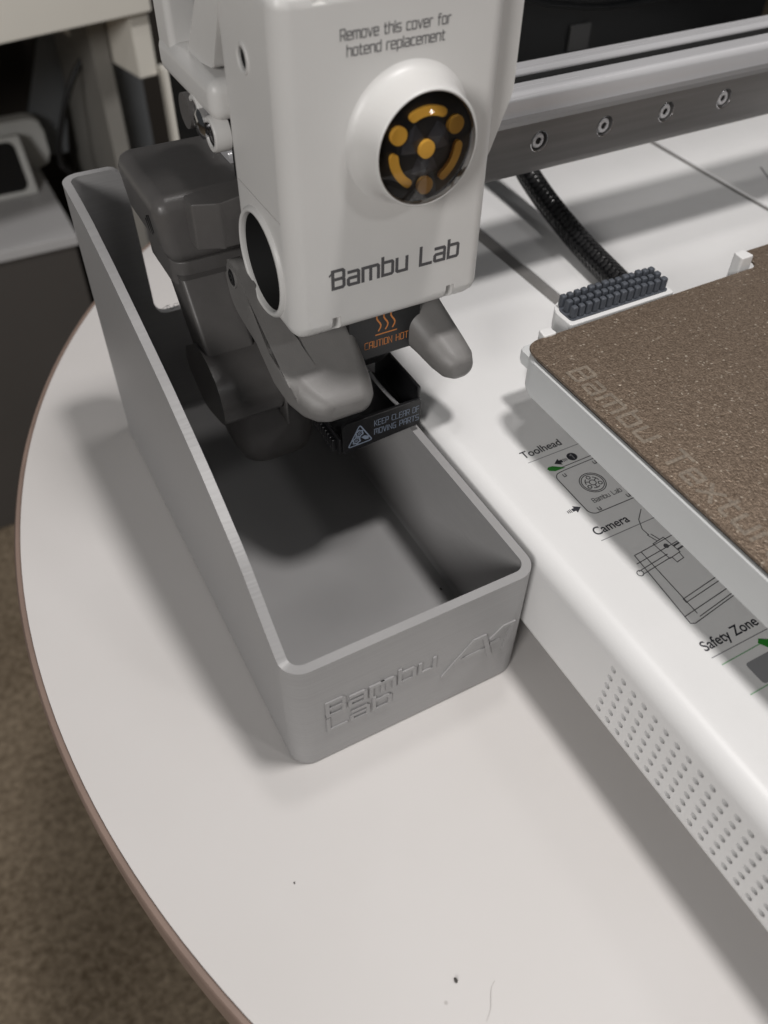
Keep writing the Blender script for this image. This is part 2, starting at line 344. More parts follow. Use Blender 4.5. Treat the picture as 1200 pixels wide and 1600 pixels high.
# ---- stroke lettering (squared technical face) ----------------------------
G = {
 'A': (4, [[(0,0),(0,5.2),(.8,6),(4,6),(4,0)], [(0,2.6),(4,2.6)]]),
 'B': (4, [[(0,0),(0,6),(3.5,6),(4,5.5),(4,3.6),(3.5,3.1),(0,3.1)], [(3.5,3.1),(4,2.6),(4,.5),(3.5,0),(0,0)]]),
 'C': (4, [[(4,6),(.5,6),(0,5.5),(0,.5),(.5,0),(4,0)]]),
 'E': (4, [[(4,6),(0,6),(0,0),(4,0)], [(0,3),(3.4,3)]]),
 'F': (4, [[(4,6),(0,6),(0,0)], [(0,3),(3.4,3)]]),
 'G': (4, [[(4,6),(.5,6),(0,5.5),(0,.5),(.5,0),(4,0),(4,2.8),(2,2.8)]]),
 'H': (4, [[(0,0),(0,6)], [(4,0),(4,6)], [(0,3),(4,3)]]),
 'I': (.2, [[(.1,0),(.1,6)]]),
 'K': (4, [[(0,0),(0,6)], [(4,6),(1.2,3),(4,0)], [(0,3),(1.2,3)]]),
 'L': (4, [[(0,6),(0,0),(4,0)]]),
 'M': (5, [[(0,0),(0,6),(5,6),(5,0)], [(2.5,6),(2.5,1.5)]]),
 'N': (4, [[(0,0),(0,6),(4,0),(4,6)]]),
 'O': (4, [[(.5,0),(0,.5),(0,5.5),(.5,6),(3.5,6),(4,5.5),(4,.5),(3.5,0),(.5,0)]]),
 'P': (4, [[(0,0),(0,6),(3.5,6),(4,5.5),(4,3),(3.5,2.5),(0,2.5)]]),
 'R': (4, [[(0,0),(0,6),(3.5,6),(4,5.5),(4,3.1),(3.5,2.6),(0,2.6)], [(2.4,2.6),(4,0)]]),
 'S': (4, [[(4,6),(.5,6),(0,5.5),(0,3.5),(.5,3),(3.5,3),(4,2.5),(4,.5),(3.5,0),(0,0)]]),
 'T': (4, [[(0,6),(4,6)], [(2,6),(2,0)]]),
 'U': (4, [[(0,6),(0,.5),(.5,0),(4,0),(4,6)]]),
 'V': (4, [[(0,6),(1.9,0),(2.1,0),(4,6)]]),
 'a': (3.8, [[(.3,4.4),(3.4,4.4),(3.8,4),(3.8,0),(.4,0),(0,.4),(0,1.9),(.4,2.3),(3.8,2.3)]]),
 'b': (3.8, [[(0,6),(0,0),(3.4,0),(3.8,.4),(3.8,4),(3.4,4.4),(0,4.4)]]),
 'c': (3.4, [[(3.4,4.4),(.4,4.4),(0,4),(0,.4),(.4,0),(3.4,0)]]),
 'd': (3.8, [[(3.8,6),(3.8,0),(.4,0),(0,.4),(0,4),(.4,4.4),(3.8,4.4)]]),
 'e': (3.8, [[(3.6,0),(.4,0),(0,.4),(0,4),(.4,4.4),(3.4,4.4),(3.8,4),(3.8,2.2),(0,2.2)]]),
 'f': (2.4, [[(2.4,6),(1.1,6),(.7,5.6),(.7,0)], [(0,4.2),(2.3,4.2)]]),
 'h': (3.8, [[(0,0),(0,6)], [(0,4.4),(3.4,4.4),(3.8,4),(3.8,0)]]),
 'i': (.2, [[(.1,0),(.1,4.4)], [(.1,5.4),(.1,6)]]),
 'l': (.2, [[(.1,0),(.1,6)]]),
 'm': (5.8, [[(0,0),(0,4.4),(5.4,4.4),(5.8,4),(5.8,0)], [(2.9,4.4),(2.9,0)]]),
 'n': (3.8, [[(0,0),(0,4.4),(3.4,4.4),(3.8,4),(3.8,0)]]),
 'o': (3.8, [[(.4,0),(0,.4),(0,4),(.4,4.4),(3.4,4.4),(3.8,4),(3.8,.4),(3.4,0),(.4,0)]]),
 'p': (3.8, [[(0,-1.6),(0,4.4),(3.4,4.4),(3.8,4),(3.8,.4),(3.4,0),(0,0)]]),
 'r': (2.4, [[(0,0),(0,4),(.4,4.4),(2.4,4.4)]]),
 's': (3.6, [[(3.6,4.4),(.4,4.4),(0,4),(0,2.6),(.4,2.2),(3.2,2.2),(3.6,1.8),(3.6,.4),(3.2,0),(0,0)]]),
 't': (2.5, [[(.7,5.7),(.7,.4),(1.1,0),(2.5,0)], [(0,4.2),(2.4,4.2)]]),
 'u': (3.8, [[(0,4.4),(0,.4),(.4,0),(3.8,0),(3.8,4.4)]]),
 'v': (3.8, [[(0,4.4),(1.8,0),(2,0),(3.8,4.4)]]),
 'x': (3.8, [[(0,4.4),(3.8,0)], [(3.8,4.4),(0,0)]]),
 '1': (3, [[(0,4.2),(0,4.8),(2.2,6),(3,6),(3,0)]]),
 ' ': (2.2, []),
}
def strip(bm, pts, w, fn, h, th):
    """mitred flat stroke; fn(u, v, height) -> world; th > 0 adds side walls"""
    P = [Vector((p[0], p[1])) for p in pts]; n = len(P); L = []; Rr = []
    closed = (P[0]-P[-1]).length < 1e-6 and n > 3
    def touches(q, segs):
        for a, b in segs:
            d = b-a; t = max(0, min(1, (q-a).dot(d)/max(d.dot(d), 1e-9)))
            if (a+d*t-q).length < w*0.6: return True
        return False
    e0 = e1 = 1.0
    if not closed and n > 3:
        if touches(P[0], [(P[i], P[i+1]) for i in range(2, n-1)]): e0 = -1.04
        if touches(P[-1], [(P[i], P[i+1]) for i in range(0, n-3)]): e1 = -1.04
    if closed: P = P[:-1]; n -= 1
    for i in range(n):
        a = P[i-1] if (closed or i > 0) else None; b = P[(i+1) % n] if (closed or i < n-1) else None
        d1 = (P[i]-a).normalized() if a is not None else None; d2 = (b-P[i]).normalized() if b is not None else None
        if d1 is None: d1 = d2
        if d2 is None: d2 = d1
        n1 = Vector((-d1.y, d1.x)); n2 = Vector((-d2.y, d2.x)); m = n1+n2
        m = n1 if m.length < 1e-4 else m.normalized(); k = (w/2)/max(0.35, m.dot(n1)); c = P[i].copy()
        if not closed and i == 0: c = c-d2*w/2*e0
        if not closed and i == n-1: c = c+d1*w/2*e1
        L.append(c+m*k); Rr.append(c-m*k)
    A = [bm.verts.new(fn(p.x, p.y, h)) for p in L]; Bv = [bm.verts.new(fn(p.x, p.y, h)) for p in Rr]
    rng = range(n if closed else n-1)
    for i in rng: bm.faces.new((A[i], A[(i+1)%n], Bv[(i+1)%n], Bv[i]))
    if th:
        A2 = [bm.verts.new(fn(p.x, p.y, h-th)) for p in L]; B2 = [bm.verts.new(fn(p.x, p.y, h-th)) for p in Rr]
        for i in rng:
            j = (i+1) % n
            bm.faces.new((A[i], A2[i], A2[j], A[j])); bm.faces.new((Bv[i], Bv[j], B2[j], B2[i]))
        if not closed:
            bm.faces.new((A[0], Bv[0], B2[0], A2[0])); bm.faces.new((A[-1], A2[-1], B2[-1], Bv[-1]))
def lettering(bm, s, u0, u1, v0, cap, fn, wt=0.8, h=0.05, th=0.0, gap=1.7, slant=0.0, dh=0.004):
    W = sum(G[c][0] for c in s)+gap*(len(s)-1); sx = (u1-u0)/W; sy = cap/6.0; x = 0.0; k = 0
    for c in s:
        gw, ls = G[c]
        for pl in ls:
            k += 1
            pts = [(u0+(x+p[0])*sx+slant*p[1]*sy, v0+p[1]*sy) for p in pl]
            strip(bm, pts, wt*min(sx, sy), fn, h+dh*(k % 5), th+dh*(k % 5))
        x += gw+gap
    return bm
def font_text(name, s, size, fn, m, parent, h=0.08, bold=0.0):
    cu = bpy.data.curves.new('t', 'FONT'); cu.body = s; cu.size = 1.0; cu.offset = bold
    t = bpy.data.objects.new('t', cu); C.objects.link(t); bpy.context.view_layer.update()
    me = bpy.data.meshes.new_from_object(t.evaluated_get(bpy.context.evaluated_depsgraph_get()))
    bpy.data.objects.remove(t, do_unlink=True)
    bm = B(); bm.from_mesh(me); bpy.data.meshes.remove(me)
    for v in bm.verts: v.co = Vector(fn(v.co.x*size, v.co.y*size, h))
    return obj(name, bm, m, parent, smooth=0)

# ------------------------------------------------------------------ setting: floor, table, furniture behind
bm = B(); prism(bm, [(-3000, -2500), (3500, -2500), (3500, 4000), (-3000, 4000)], 'z', -610, -600)
floor = obj('floor', bm, 'carpet', org=(0, 0, -600)); floor['kind'] = 'structure'

TC = Vector((279.8, 66.8)); TR = 344.3
tb = thing('round_table', 'round white laminate table with taupe plastic edge carrying the printer', 'table', (TC.x, TC.y, -600))
def ring_pts(r, z, n=256): return [(TC.x+r*math.cos(2*math.pi*i/n), TC.y+r*math.sin(2*math.pi*i/n), z) for i in range(n)]
bm = B(); loft(bm, [ring_pts(TR-2.6, -22), ring_pts(TR-2.6, 0)]); obj('tabletop', bm, 'table', tb)
bm = B()
prof = [(TR-2.5, -0.1), (TR-2.1, 0.35), (TR-0.9, 0.2), (TR, -1.2), (TR+.2, -10), (TR, -21), (TR-1.5, -23), (TR-2.5, -22.6)]
rings = [ring_pts(r, z) for r, z in prof]; vv = [[bm.verts.new(p) for p in r] for r in rings]
for a, b in zip(vv, vv[1:]+vv[:1]):
    for i in range(256): bm.faces.new((a[i], a[(i+1)%256], b[(i+1)%256], b[i]))
obj('edge_band', bm, 'band', tb)
bm = B(); revolve(bm, (TC.x, TC.y, -600), (0, 0, 1), [(0, 190), (6, 190), (14, 60), (22, 34), (560, 34), (577, 90)], cap0=True, cap1=True); obj('pedestal', bm, 'darksteel', tb)

cb = thing('low_cabinet', 'low taupe cabinet with grey top standing on the carpet beyond the table', 'cabinet', (-200, 860, -600))
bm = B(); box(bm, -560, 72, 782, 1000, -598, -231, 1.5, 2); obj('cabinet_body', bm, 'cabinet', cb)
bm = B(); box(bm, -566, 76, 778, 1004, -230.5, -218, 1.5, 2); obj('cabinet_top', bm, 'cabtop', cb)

# white device with black screen on the cabinet
dv = thing('desk_device', 'white rounded device with black sloping screen standing on the low cabinet', 'device', (0, 930, -218))
bm = B(); prism(bm, roundpoly([(-80, -217.5), (92, -217.5), (92, -160), (-80, -160)], 15, 6), 'y', 956, 976, 3, 3); obj('back_shell', bm, 'devwhite', dv)
bm = B(); prism(bm, [(893, -217.6), (950, -217.6), (950, -171), (934, -168)], 'x', -80, 62, 2.5, 3); obj('front_shell', bm, 'devwhite', dv)
sl = Vector((0, 41, 49.6)).normalized(); sn = Vector((0, -49.6, 41)).normalized()
def scr(u, v, h): return Vector((u, 893, -217.6))+sl*v+sn*h
bm = B(); loft(bm, [[scr(u, v, -1) for u, v in rrect(-74, 53, 5, 60, 9)], [scr(u, v, 0.6) for u, v in rrect(-74, 53, 5, 60, 9)]]); obj('screen', bm, 'black', dv)
bm = B(); loft(bm, [[scr(u, v, .5) for u, v in rrect(14, 22, 27, 29, .8)], [scr(u, v, 1.0) for u, v in rrect(14, 22, 27, 29, .8)]]); obj('indicator', bm, 'casegrey', dv)

# white shelf above, with boards beneath
sh = thing('shelf_unit', 'cream shelf unit with thick top board and open dark space beneath', 'shelf', (160, 760, -600))
ang = math.radians(12)
def rot(bm, c=(40, 700), a=ang):
    for v in bm.verts:
        x, y = v.co.x-c[0], v.co.y-c[1]; v.co.x = c[0]+x*math.cos(a)-y*math.sin(a); v.co.y = c[1]+x*math.sin(a)+y*math.cos(a)
    return bm
bm = B(); box(bm, -420, 187, 696, 1080, -2, 50, 1.5, 2); obj('top_board', rot(bm), 'cream', sh)
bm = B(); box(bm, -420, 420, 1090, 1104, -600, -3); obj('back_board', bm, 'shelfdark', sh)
bm = B(); box(bm, 134, 151, 780, 1080, -600, -12, 1, 2); obj('upright_board', bm, 'panelgrey', sh)
bm = B(); box(bm, 168, 187, 705, 1078, -58, -3, 1, 2); obj('side_rail', rot(bm), 'cream', sh)
bm = B(); box(bm, 184, 199, 722, 738, -600, -50, 1, 2); obj('front_leg', bm, 'cream', sh)
bm = B(); box(bm, 152, 189, 830, 833, -600, -40, .5, 1); o = obj('storage_panel', bm, 'filmgrey', org=(170, 831, -600)); tag(o, 'milky grey plastic panel standing under the cream shelf beside the upright board', 'panel')
bm = B(); prism(bm, [(62, -217.4), (118, -217.4), (150, -60), (128, -60)], 'y', 985, 989); o = obj('plastic_sheet', bm, 'filmgrey', org=(90, 987, -218)); tag(o, 'dim translucent plastic sheet behind the black cord on the cabinet', 'sheet')
bm = B(); tube(bm, spline([(152, 850, -40), (142, 850, -65), (127, 850, -82), (112, 850, -105), (98, 850, -135), (90.5, 850, -154), (89, 850, -172), (95, 850, -182), (104, 852, -200), (108, 855, -216)], 6), 3.2, 10)
o = obj('power_cord', bm, 'black', org=(100, 850, -218)); tag(o, 'black power cord hanging down under the cream shelf behind the bucket', 'cord')

# black case behind the printer, on the table
bc = thing('black_case', 'large glossy black case standing on the table behind the metal beam', 'case', (280, 310, 0))
bm = B(); prism(bm, roundpoly([(88, 0.2), (470, 0.2), (470, 250), (88, 250)], 6), 'y', 300, 345, 2.5, 3); obj('case_body', bm, 'caseblack', bc)
bm = B(); tube(bm, spline([(100, 298.5, 129), (230, 298.5, 115), (300, 298.5, 98), (360, 298.5, 92), (440, 298.5, 100)], 8), 1.3, 8); obj('moulded_ridge', bm, 'caseblack', bc)
for (x0, x1, z0, z1) in ((261, 266, 84, 100), (312, 327, 72, 86)):
    bm = B(); box(bm, x0, x1, 298.2, 300.4, z0, z1, .6, 2); obj('side_tab', bm, 'casegrey', bc)

# ------------------------------------------------------------------ printer base
pb = thing('printer_base', 'white printer base with perforated side wall and printed instructions on its top', 'printer base', (260, 40, 0))
X0 = 84.0; YA, YB = -190.0, 270.0; ZT = 53.0
prof = [(91, 15.6), (87.4, 16.0), (85, 17.2), (84, 19.7), (84, ZT-6.5)]
for i in range(1, 9):
    t = math.radians(180-90*i/8); prof.append((90.5+6.5*math.cos(t), ZT-6.5+6.5*math.sin(t)))
prof += [(168.6, ZT), (169.2, ZT-.5), (169.2, 46), (175.8, 46), (175.8, ZT-.5), (176.3, ZT), (307.6, ZT), (308.1, ZT-.5), (308.1, 48), (311.7, 48), (311.7, ZT-.5), (312.2, ZT), (478, ZT), (488, ZT-10), (488, 20), (480, 15.6)]
bm = B(); n = len(prof)
va = [bm.verts.new((x, YA, z)) for x, z in prof]; vb = [bm.verts.new((x, YB, z)) for x, z in prof]
for i in range(n):
    if i == 3: continue          # left wall face is built below with its holes
    j = (i+1) % n; bm.faces.new((va[i], vb[i], vb[j], va[j]))
bm.faces.new(va); bm.faces.new(vb[::-1])
PY, PZ, NC, NR, HR = 4.37, 4.17, 27, 6, 1.15
y1 = -35.9+PY/2; y0 = y1-NC*PY; z0 = 22.6-PZ/2; z1 = z0+NR*PZ
def wq(ya, yb, za, zb): bm.faces.new([bm.verts.new((X0, y, z)) for y, z in ((ya, za), (yb, za), (yb, zb), (ya, zb))])
wq(YA, YB, 19.7, z0); wq(YA, YB, z1, ZT-6.5); wq(YA, y0, z0, z1); wq(y1, YB, z0, z1)
NS = 12
for c in range(NC):
    for r in range(NR):
        cy = y1-PY*(c+.5); cz = z0+PZ*(r+.5)
        ring = []; outer = []
        for k in range(NS):
            a = 2*math.pi*(k+.5)/NS; dx, dz = math.cos(a), math.sin(a)
            ring.append((cy+HR*dx, cz+HR*dz)); s = 1/max(abs(dx)/(PY/2), abs(dz)/(PZ/2)); outer.append((cy+dx*s, cz+dz*s))
        v0 = [bm.verts.new((X0, *p)) for p in outer]; v1 = [bm.verts.new((X0, *p)) for p in ring]; v2 = [bm.verts.new((X0+0.25, *((p[0]-cy)*.9+cy, (p[1]-cz)*.9+cz))) for p in ring]
        v3 = [bm.verts.new((X0+1.5, *((p[0]-cy)*.88+cy, (p[1]-cz)*.88+cz))) for p in ring]
        corner = {}
        for k in range(NS):
            j = (k+1) % NS
            a0, a1 = outer[k], outer[j]
            if abs(a0[0]-a1[0]) > 1e-6 and abs(a0[1]-a1[1]) > 1e-6:   # cell corner between them
                cyy = cy+math.copysign(PY/2, (a0[0]+a1[0])/2-cy); czz = cz+math.copysign(PZ/2, (a0[1]+a1[1])/2-cz)
                vc = bm.verts.new((X0, cyy, czz)); bm.faces.new((v0[k], vc, v0[j], v1[j], v1[k]))
            else: bm.faces.new((v0[k], v0[j], v1[j], v1[k]))
            bm.faces.new((v1[k], v1[j], v2[j], v2[k])); bm.faces.new((v2[k], v2[j], v3[j], v3[k])).material_index = 0
        bm.faces.new(v3).material_index = 1  # grey hole bottom: shade of the hollow inside put into its colour
obj('base_body', bm, ['white', 'gray'], pb, smooth=40)
for x, y in ((110, -150), (110, 220), (440, -150), (440, 220)):
    bm = B(); revolve(bm, (x, y, 0), (0, 0, 1), [(0.1, 9), (1.5, 10), (16.2, 12)], cap0=True, cap1=True); obj('foot', bm, 'matteblack', pb)
bm = B(); box(bm, 430, 472, 150, 205, 51, 420, 6, 4); obj('lift_column', bm, 'white', pb)
bm = B(); box(bm, 180, 330, -150, 30, 48, 70.5, 2, 2); obj('bed_slide', bm, 'matteblack', pb)
for xa, xb in ((169.4, 175.6), (308.3, 311.5)):
    bm = B(); box(bm, xa, xb, YA+2, YB-2, 46.2, 52.2, .3, 1); obj('track_strip', bm, 'duct', pb)
# print on top of the base
def onbase(u, v, h): return (1.038*u+1.37, 1.038*v+4.45, 53.0+h)
def lines(bm, pls, w, h=.06):
    for i, pl in enumerate(pls): strip(bm, pl, w, onbase, h+.004*(i % 6), 0)
for s, y in (('Toolhead', 33.4), ('Camera', -3.8), ('Safety Zone', -49.6)):
    font_text('printed_heading', s, 4.35, lambda u, v, h, y=y: onbase(99.2+u*.92, y+v, h), 'ink', pb, bold=0.012)
    bm = B(); lines(bm, [[(99.4, y-2.2), (168, y-2.2)]], .28, .05); obj('printed_rule', bm, 'softink', pb, smooth=0)
bm = B()
arc = lambda cx, cy, r, a0, a1, n=10: [(cx+r*math.cos(math.radians(a0+(a1-a0)*i/n)), cy+r*math.sin(math.radians(a0+(a1-a0)*i/n))) for i in range(n+1)]
outl = [(122, 23.4), (108, 23.2)] + arc(105.6, 20.6, 2.4, 90, 180) + [(103.1, 8)] + arc(105.6, 6.0, 2.5, 180, 270) + [(122, 3.4)]
lines(bm, [outl, [(106.5, 24.6), (122, 24.8)], arc(112.2, 14.6, 3.6, 0, 360, 24), arc(112.2, 14.6, 4.2, 0, 360, 24), arc(112.2, 14.6, 1.1, 0, 360, 12)], .30)
for a in (90, 210, 330):
    p = (112.2+2.35*math.cos(math.radians(a)), 14.6+2.35*math.sin(math.radians(a)))
    lines(bm, [arc(p[0], p[1], .65, 0, 360, 10), arc(112.2, 14.6, 2.4, a+35, a+85, 6)], .30, .09)
    lines(bm, [[(112.2+1.2*math.cos(math.radians(a+60)), 14.6+1.2*math.sin(math.radians(a+60))), (112.2+2.2*math.cos(math.radians(a+60)), 14.6+2.2*math.sin(math.radians(a+60)))]], .3, .1)
for x, y in ((105.8, 21.2), (118, 21.6), (106.5, 4.6), (118, 5.0)): lines(bm, [[(x, y+.6), (x, y-.5), (x+.9, y-.5), (x+.9, y+.6)]], .28, .11)
lettering(bm, 'Bambu Lab', 107.2, 118, 7.3, 1.7, onbase, wt=.9, h=.07)
obj('printed_toolhead_diagram', bm, 'print', pb, smooth=0)
bm = B()
def arrow(bm, x, y, s):
    vs = [(x, y), (x-2.2*s, y+1.5), (x-2.2*s, y+.6), (x-3.2*s, y+.6), (x-3.2*s, y-.6), (x-2.2*s, y-.6), (x-2.2*s, y-1.5)]
    bm.faces.new([bm.verts.new(onbase(a, b, .07)) for a, b in vs])
    for k in range(3): lines(bm, [[(x-(3.7+.55*k)*s, y+.6-.1*k), (x-(3.7+.55*k)*s, y-.6+.1*k)]], .25, .07)
arrow(bm, 106.5, 27.0, -1); arrow(bm, 102.3, 7.8, 1)
bm.faces.new([bm.verts.new(onbase(a, b, .07)) for a, b in arc(113.6, 27.2, 1.75, 0, 345, 23)])
obj('printed_arrows', bm, 'ink', pb, smooth=0)
bm = B(); lines(bm, [[(113.2, 27.7), (113.8, 28.2), (113.8, 26.1)]], .35, .12); obj('printed_numeral', bm, 'softink', pb, smooth=0)
bm = B(); bm.faces.new([bm.verts.new(onbase(a, b, .12)) for a, b in ((108.6, 24.0), (104.8, 24.1), (103.2, 25.0), (102.9, 26.0), (103.8, 26.6), (105.2, 26.4))])
obj('printed_green_mark', bm, 'green', pb, smooth=0); bm = B()
bm.faces.new([bm.verts.new(onbase(a, b, .12)) for a, b in ((113.4, -54.0), (114.6, -53.0), (118, -55.2), (119, -58.5), (116, -58.2))])
obj('printed_green_mark', bm, 'green', pb, smooth=0)
bm = B()
lines(bm, [[(104.2, -15.0), (125, -13.5)], [(102.8, -17.8), (125, -16.0)], [(104.2, -15.0), (102.0, -40.8), (103.2, -41.4), (122, -38.8)], [(106.8, -15.0), (106.0, -39.0)], [(102.1, -38.4), (125, -35.8)],
  [(105.9, -33.6), (124, -31.4)], [(105.9, -34.9), (124, -32.8)], [(105.9, -33.6), (105.9, -34.9)], [(106, -40.2), (122, -38.0)],
  [(101.6, -20.2), (113, -19.0)], [(101.8, -21.6), (113, -20.4)], arc(101.4, -20.9, 1.0, 0, 360, 10),
  [(112.0, -14.0), (116.4, -13.4), (117, -20.0), (112.6, -20.6), (112.0, -14.0)], [(113.5, -20.6), (113.6, -22.6), (116.4, -22.2), (116.6, -20.0)],
  [(112.8, -10.6), (113.8, -13.6)], [(114, -10.8), (114.8, -13.4)], [(118, -1.5), (114.6, -4.5), (113, -8), (113.2, -10.6)]], .27)
bm.faces.new([bm.verts.new(onbase(a, b, .1)) for a, b in arc(114.9, -16.4, .85, 0, 330, 11)])
lines(bm, [[(117, -17.4), (125, -16.4)], [(117, -19.0), (125, -18.0)]], .6, .1)
obj('printed_camera_diagram', bm, 'print', pb, smooth=0)
bm = B(); lines(bm, [[(100.3, -54.6), (130, -54.2)], [(100.3, -64.6), (130, -64.2)]], .3); obj('printed_zone_lines', bm, 'paleline', pb, smooth=0)
bm = B(); bm.faces.new([bm.verts.new(onbase(a, b, .05)) for a, b in rrect(105.6, 128, -64, -57.2, 1)])
lines(bm, [[(105.5, -65.8), (104.5, -75), (124, -75)]], .25); obj('printed_zone_figure', bm, 'softink', pb, smooth=0)
bm = B()
lines(bm, [[(326, 154), (318.5, 139.5), (317.5, 136)], [(323, 141), (320, 137), (322, 134), (326, 138), (323.5, 142)], [(327, 140), (324.5, 134), (327, 131), (330, 136)], [(329, 149), (327, 146), (329, 143)]], .8)
obj('printed_lettering', bm, 'print', pb, smooth=0)

# ------------------------------------------------------------------ heated bed, brush, build plate
hb = thing('print_bed', 'white print bed frame with raised brush pad on its rear edge', 'print bed', (240, -70, 53)); XF[hb] = DECK
bm = B(); outline = rrect(105.0, 362, -206, 50.7, 7.3, 8); prism(bm, outline, 'z', 77.0, 89.0, 1.3, 3); obj('bed_frame', bm, 'bedwhite', hb)
bm = B(); prism(bm, rrect(106.6, 360.4, -204.4, 49.6, 6.4, 8), 'z', 88.8, 89.9); obj('magnet_sheet', bm, 'matteblack', hb)
def peg(x0, x1, y0, y1, z0, z1):
    bm = B(); prism(bm, roundpoly([(x0, y0), (x1, y0), (x1-.6, y1), (x0+.6, y1)], 1, 3), 'z', z0, z1, .6, 2); obj('locating_peg', bm, 'white', hb)
peg(198.5, 204.3, 53.2, 58.0, 79.5, 95.0); peg(113.7, 119, 50.8, 54.8, 79.5, 91.5)
bm = B(); prism(bm, rrect(112, 206, 45, 60, 2), 'z', 77.4, 82, .8, 2); obj('rear_lip', bm, 'bedwhite', hb)
bm = B(); outl = roundpoly([(127.3, 54.4), (171.2, 54.4), (171.2, 67.6), (130.7, 67.6), (127.3, 63.2)], 1.4, 3)
prism(bm, outl, 'z', 82.0, 89.2, .5, 2); bh = obj('brush_holder', bm, 'white', hb)
bm = B(); prism(bm, roundpoly([(128.8, 56.0), (169.5, 56.0), (169.5, 66.5), (131.3, 66.5), (128.8, 62.8)], 1.2, 3), 'z', 89.0, 89.7); obj('brush_base', bm, 'bristle', bh)
bm = B(); prism(bm, rrect(-1.1, 1.1, -1.1, 1.1, .5, 2), 'z', 0, 4.5, .55, 2)
for v in bm.verts: v.co += ORG[hb]
b0 = obj('bristle', bm, 'bristle', bh, smooth=50, xf=(1.0, Vector((0, 0, 0)))); first = True
for r in range(3):
    for k in range(14):
        b = b0 if first else b0.copy()
        if not first: C.objects.link(b); b.parent = bh
        first = False
        b.location = (applyxf((130.7+k*2.86+.3*(r-1), 57.6+r*3.5, 89.5+random.uniform(-.1, .1)), DECK)-ORG[hb])*K; b.scale = (random.uniform(.97, 1.06),)*3
        b.rotation_euler = (random.uniform(-.03, .03), random.uniform(-.03, .03), random.uniform(-.08, .08))
bp = thing('build_plate', 'speckled bronze textured build plate lying on the white print bed', 'build plate', (240, -70, 84.2)); XF[bp] = DECK
pl = roundpoly([(106.0, -205), (361, -205), (361, 61.4), (207.3, 61.4), (207.3, 51.9), (106.0, 51.1)], 6.0, 8)
bm = B(); prism(bm, pl, 'z', 90.0, 90.9, .2, 1); obj('plate_sheet', bm, 'plate', bp)
bm = B(); lettering(bm, 'Bambu Textured', 33.0, 124.0, 109.6, 6.9, lambda u, v, h: (v, 66.0-u, 90.92+h), wt=1.0, h=.04, th=.05, gap=2.0, dh=.03)
obj('plate_lettering', bm, 'platetext', bp, smooth=0)

# ------------------------------------------------------------------ gantry beam with rail and left end unit
gb = thing('gantry_beam', 'silver metal gantry beam with bolted rail and grey end unit at left', 'gantry', (250, 140, 60))
def yz(pts): return pts
bm = B()
beam = [(133, 101), (160, 101), (160, 129.2)] + [(154.0, 129.2), (152.9, 128.2), (152.6, 127.4), (152.6, 122.5), (143.4, 122.5), (143.4, 128.4), (142.8, 129.2), (136.2, 129.2)] + arc(136.2, 126.4, 2.9, 90, 170, 6) + [(133, 123.4)]
prism(bm, beam, 'x', 46, 424); obj('beam', bm, 'alu', gb, smooth=30)
bm = B(); box(bm, 46, 424, 143.6, 152.4, 122.7, 127.3, .2, 1); obj('drive_belt', bm, 'beltblack', gb)
bm = B(); prism(bm, [(128.6, 102), (132.9, 102), (132.9, 121.6), (129.2, 121.6), (128, 120.6), (128, 104.6)], 'x', 60, 424); rail = obj('rail', bm, 'steel', gb, smooth=25)
cuts = []
SX = [132.6+30.4*k for k in range(5)]
for x in SX:
    b2 = B(); cyl(b2, (x, 127, 113.4), (x, 130.4, 113.4), 3.55, n=32); cuts.append(cutter(b2, None))
for c in cuts:
    for v in c.data.vertices: v.co = v.co-ORG[rail]*K
    c.location = (0, 0, 0); c.parent = None
    for v in c.data.vertices: pass
# cutters live in world space: move them by the rail's world position
for c in cuts: c.location = ORG[rail]*K
boolean_cut(rail, cuts)
for x in SX:
    bm = B(); revolve(bm, (x, 130.35, 113.4), (0, -1, 0), [(0, 2.75), (1.35, 2.75), (1.75, 2.35), (1.75, 1.25)], 32)
    for k in (0,):
        u = [(x+1.25*math.cos(math.radians(60*i)), 113.4+1.25*math.sin(math.radians(60*i))) for i in range(6)]
    bolt = obj('bolt', bm, 'alu', gb, smooth=30)
    bm = B(); prism(bm, u, 'y', 129.2, 129.4); obj('hex_socket', bm, 'darksteel', bolt, smooth=0)
    bm = B(); revolve(bm, (x, 128.0, 113.4), (0, -1, 0), [(0.0, 3.9), (.12, 3.75), (.1, 3.55), (-.4, 3.5)], 32); obj('bore_edge', bm, 'chrome', bolt)
# end unit
bm = B(); box(bm, 16, 60, 118, 161, 104.5, 126.5, 4.8, 6)
for v in bm.verts:           # pull the lower left flank in, as the housing narrows below
    t = max(0, (118-v.co.z)/14)
    if v.co.x < 38: v.co.x += 2.2*t
eh = obj('end_housing', bm, 'gray', gb, smooth=50)
bm = B(); prism(bm, roundpoly([(25.5, 112.0), (33, 109.4), (50, 109.4), (50, 119), (25.5, 119)], .8, 3), 'z', 112.5, 127, .9, 2)
for v in bm.verts:
    if v.co.z > 120 and v.co.x > 38: v.co.z += 2.0
obj('cable_lug', bm, 'gray', eh)
bm = B()
for i, (y, za, zb) in enumerate(((127, 113, 119), (130, 111, 117.5), (133.5, 109.5, 115))): box(bm, 16.0-.05, 17.2, y, y+.5, za, zb)
for v in bm.verts: v.co.x += 2.2*max(0, (118-v.co.z)/14)
obj('cover_slots', bm, 'matteblack', eh)
bm = B(); prism(bm, rrect(19, 54, 119, 150, 5), 'z', 97, 105.5, .8, 2); obj('housing_collar', bm, 'gray', gb)
bm = B()
def quadring(x0, x1, y0, y1, z, r): return [(a, b, z) for a, b in rrect(x0, x1, y0, y1, r, 4)]
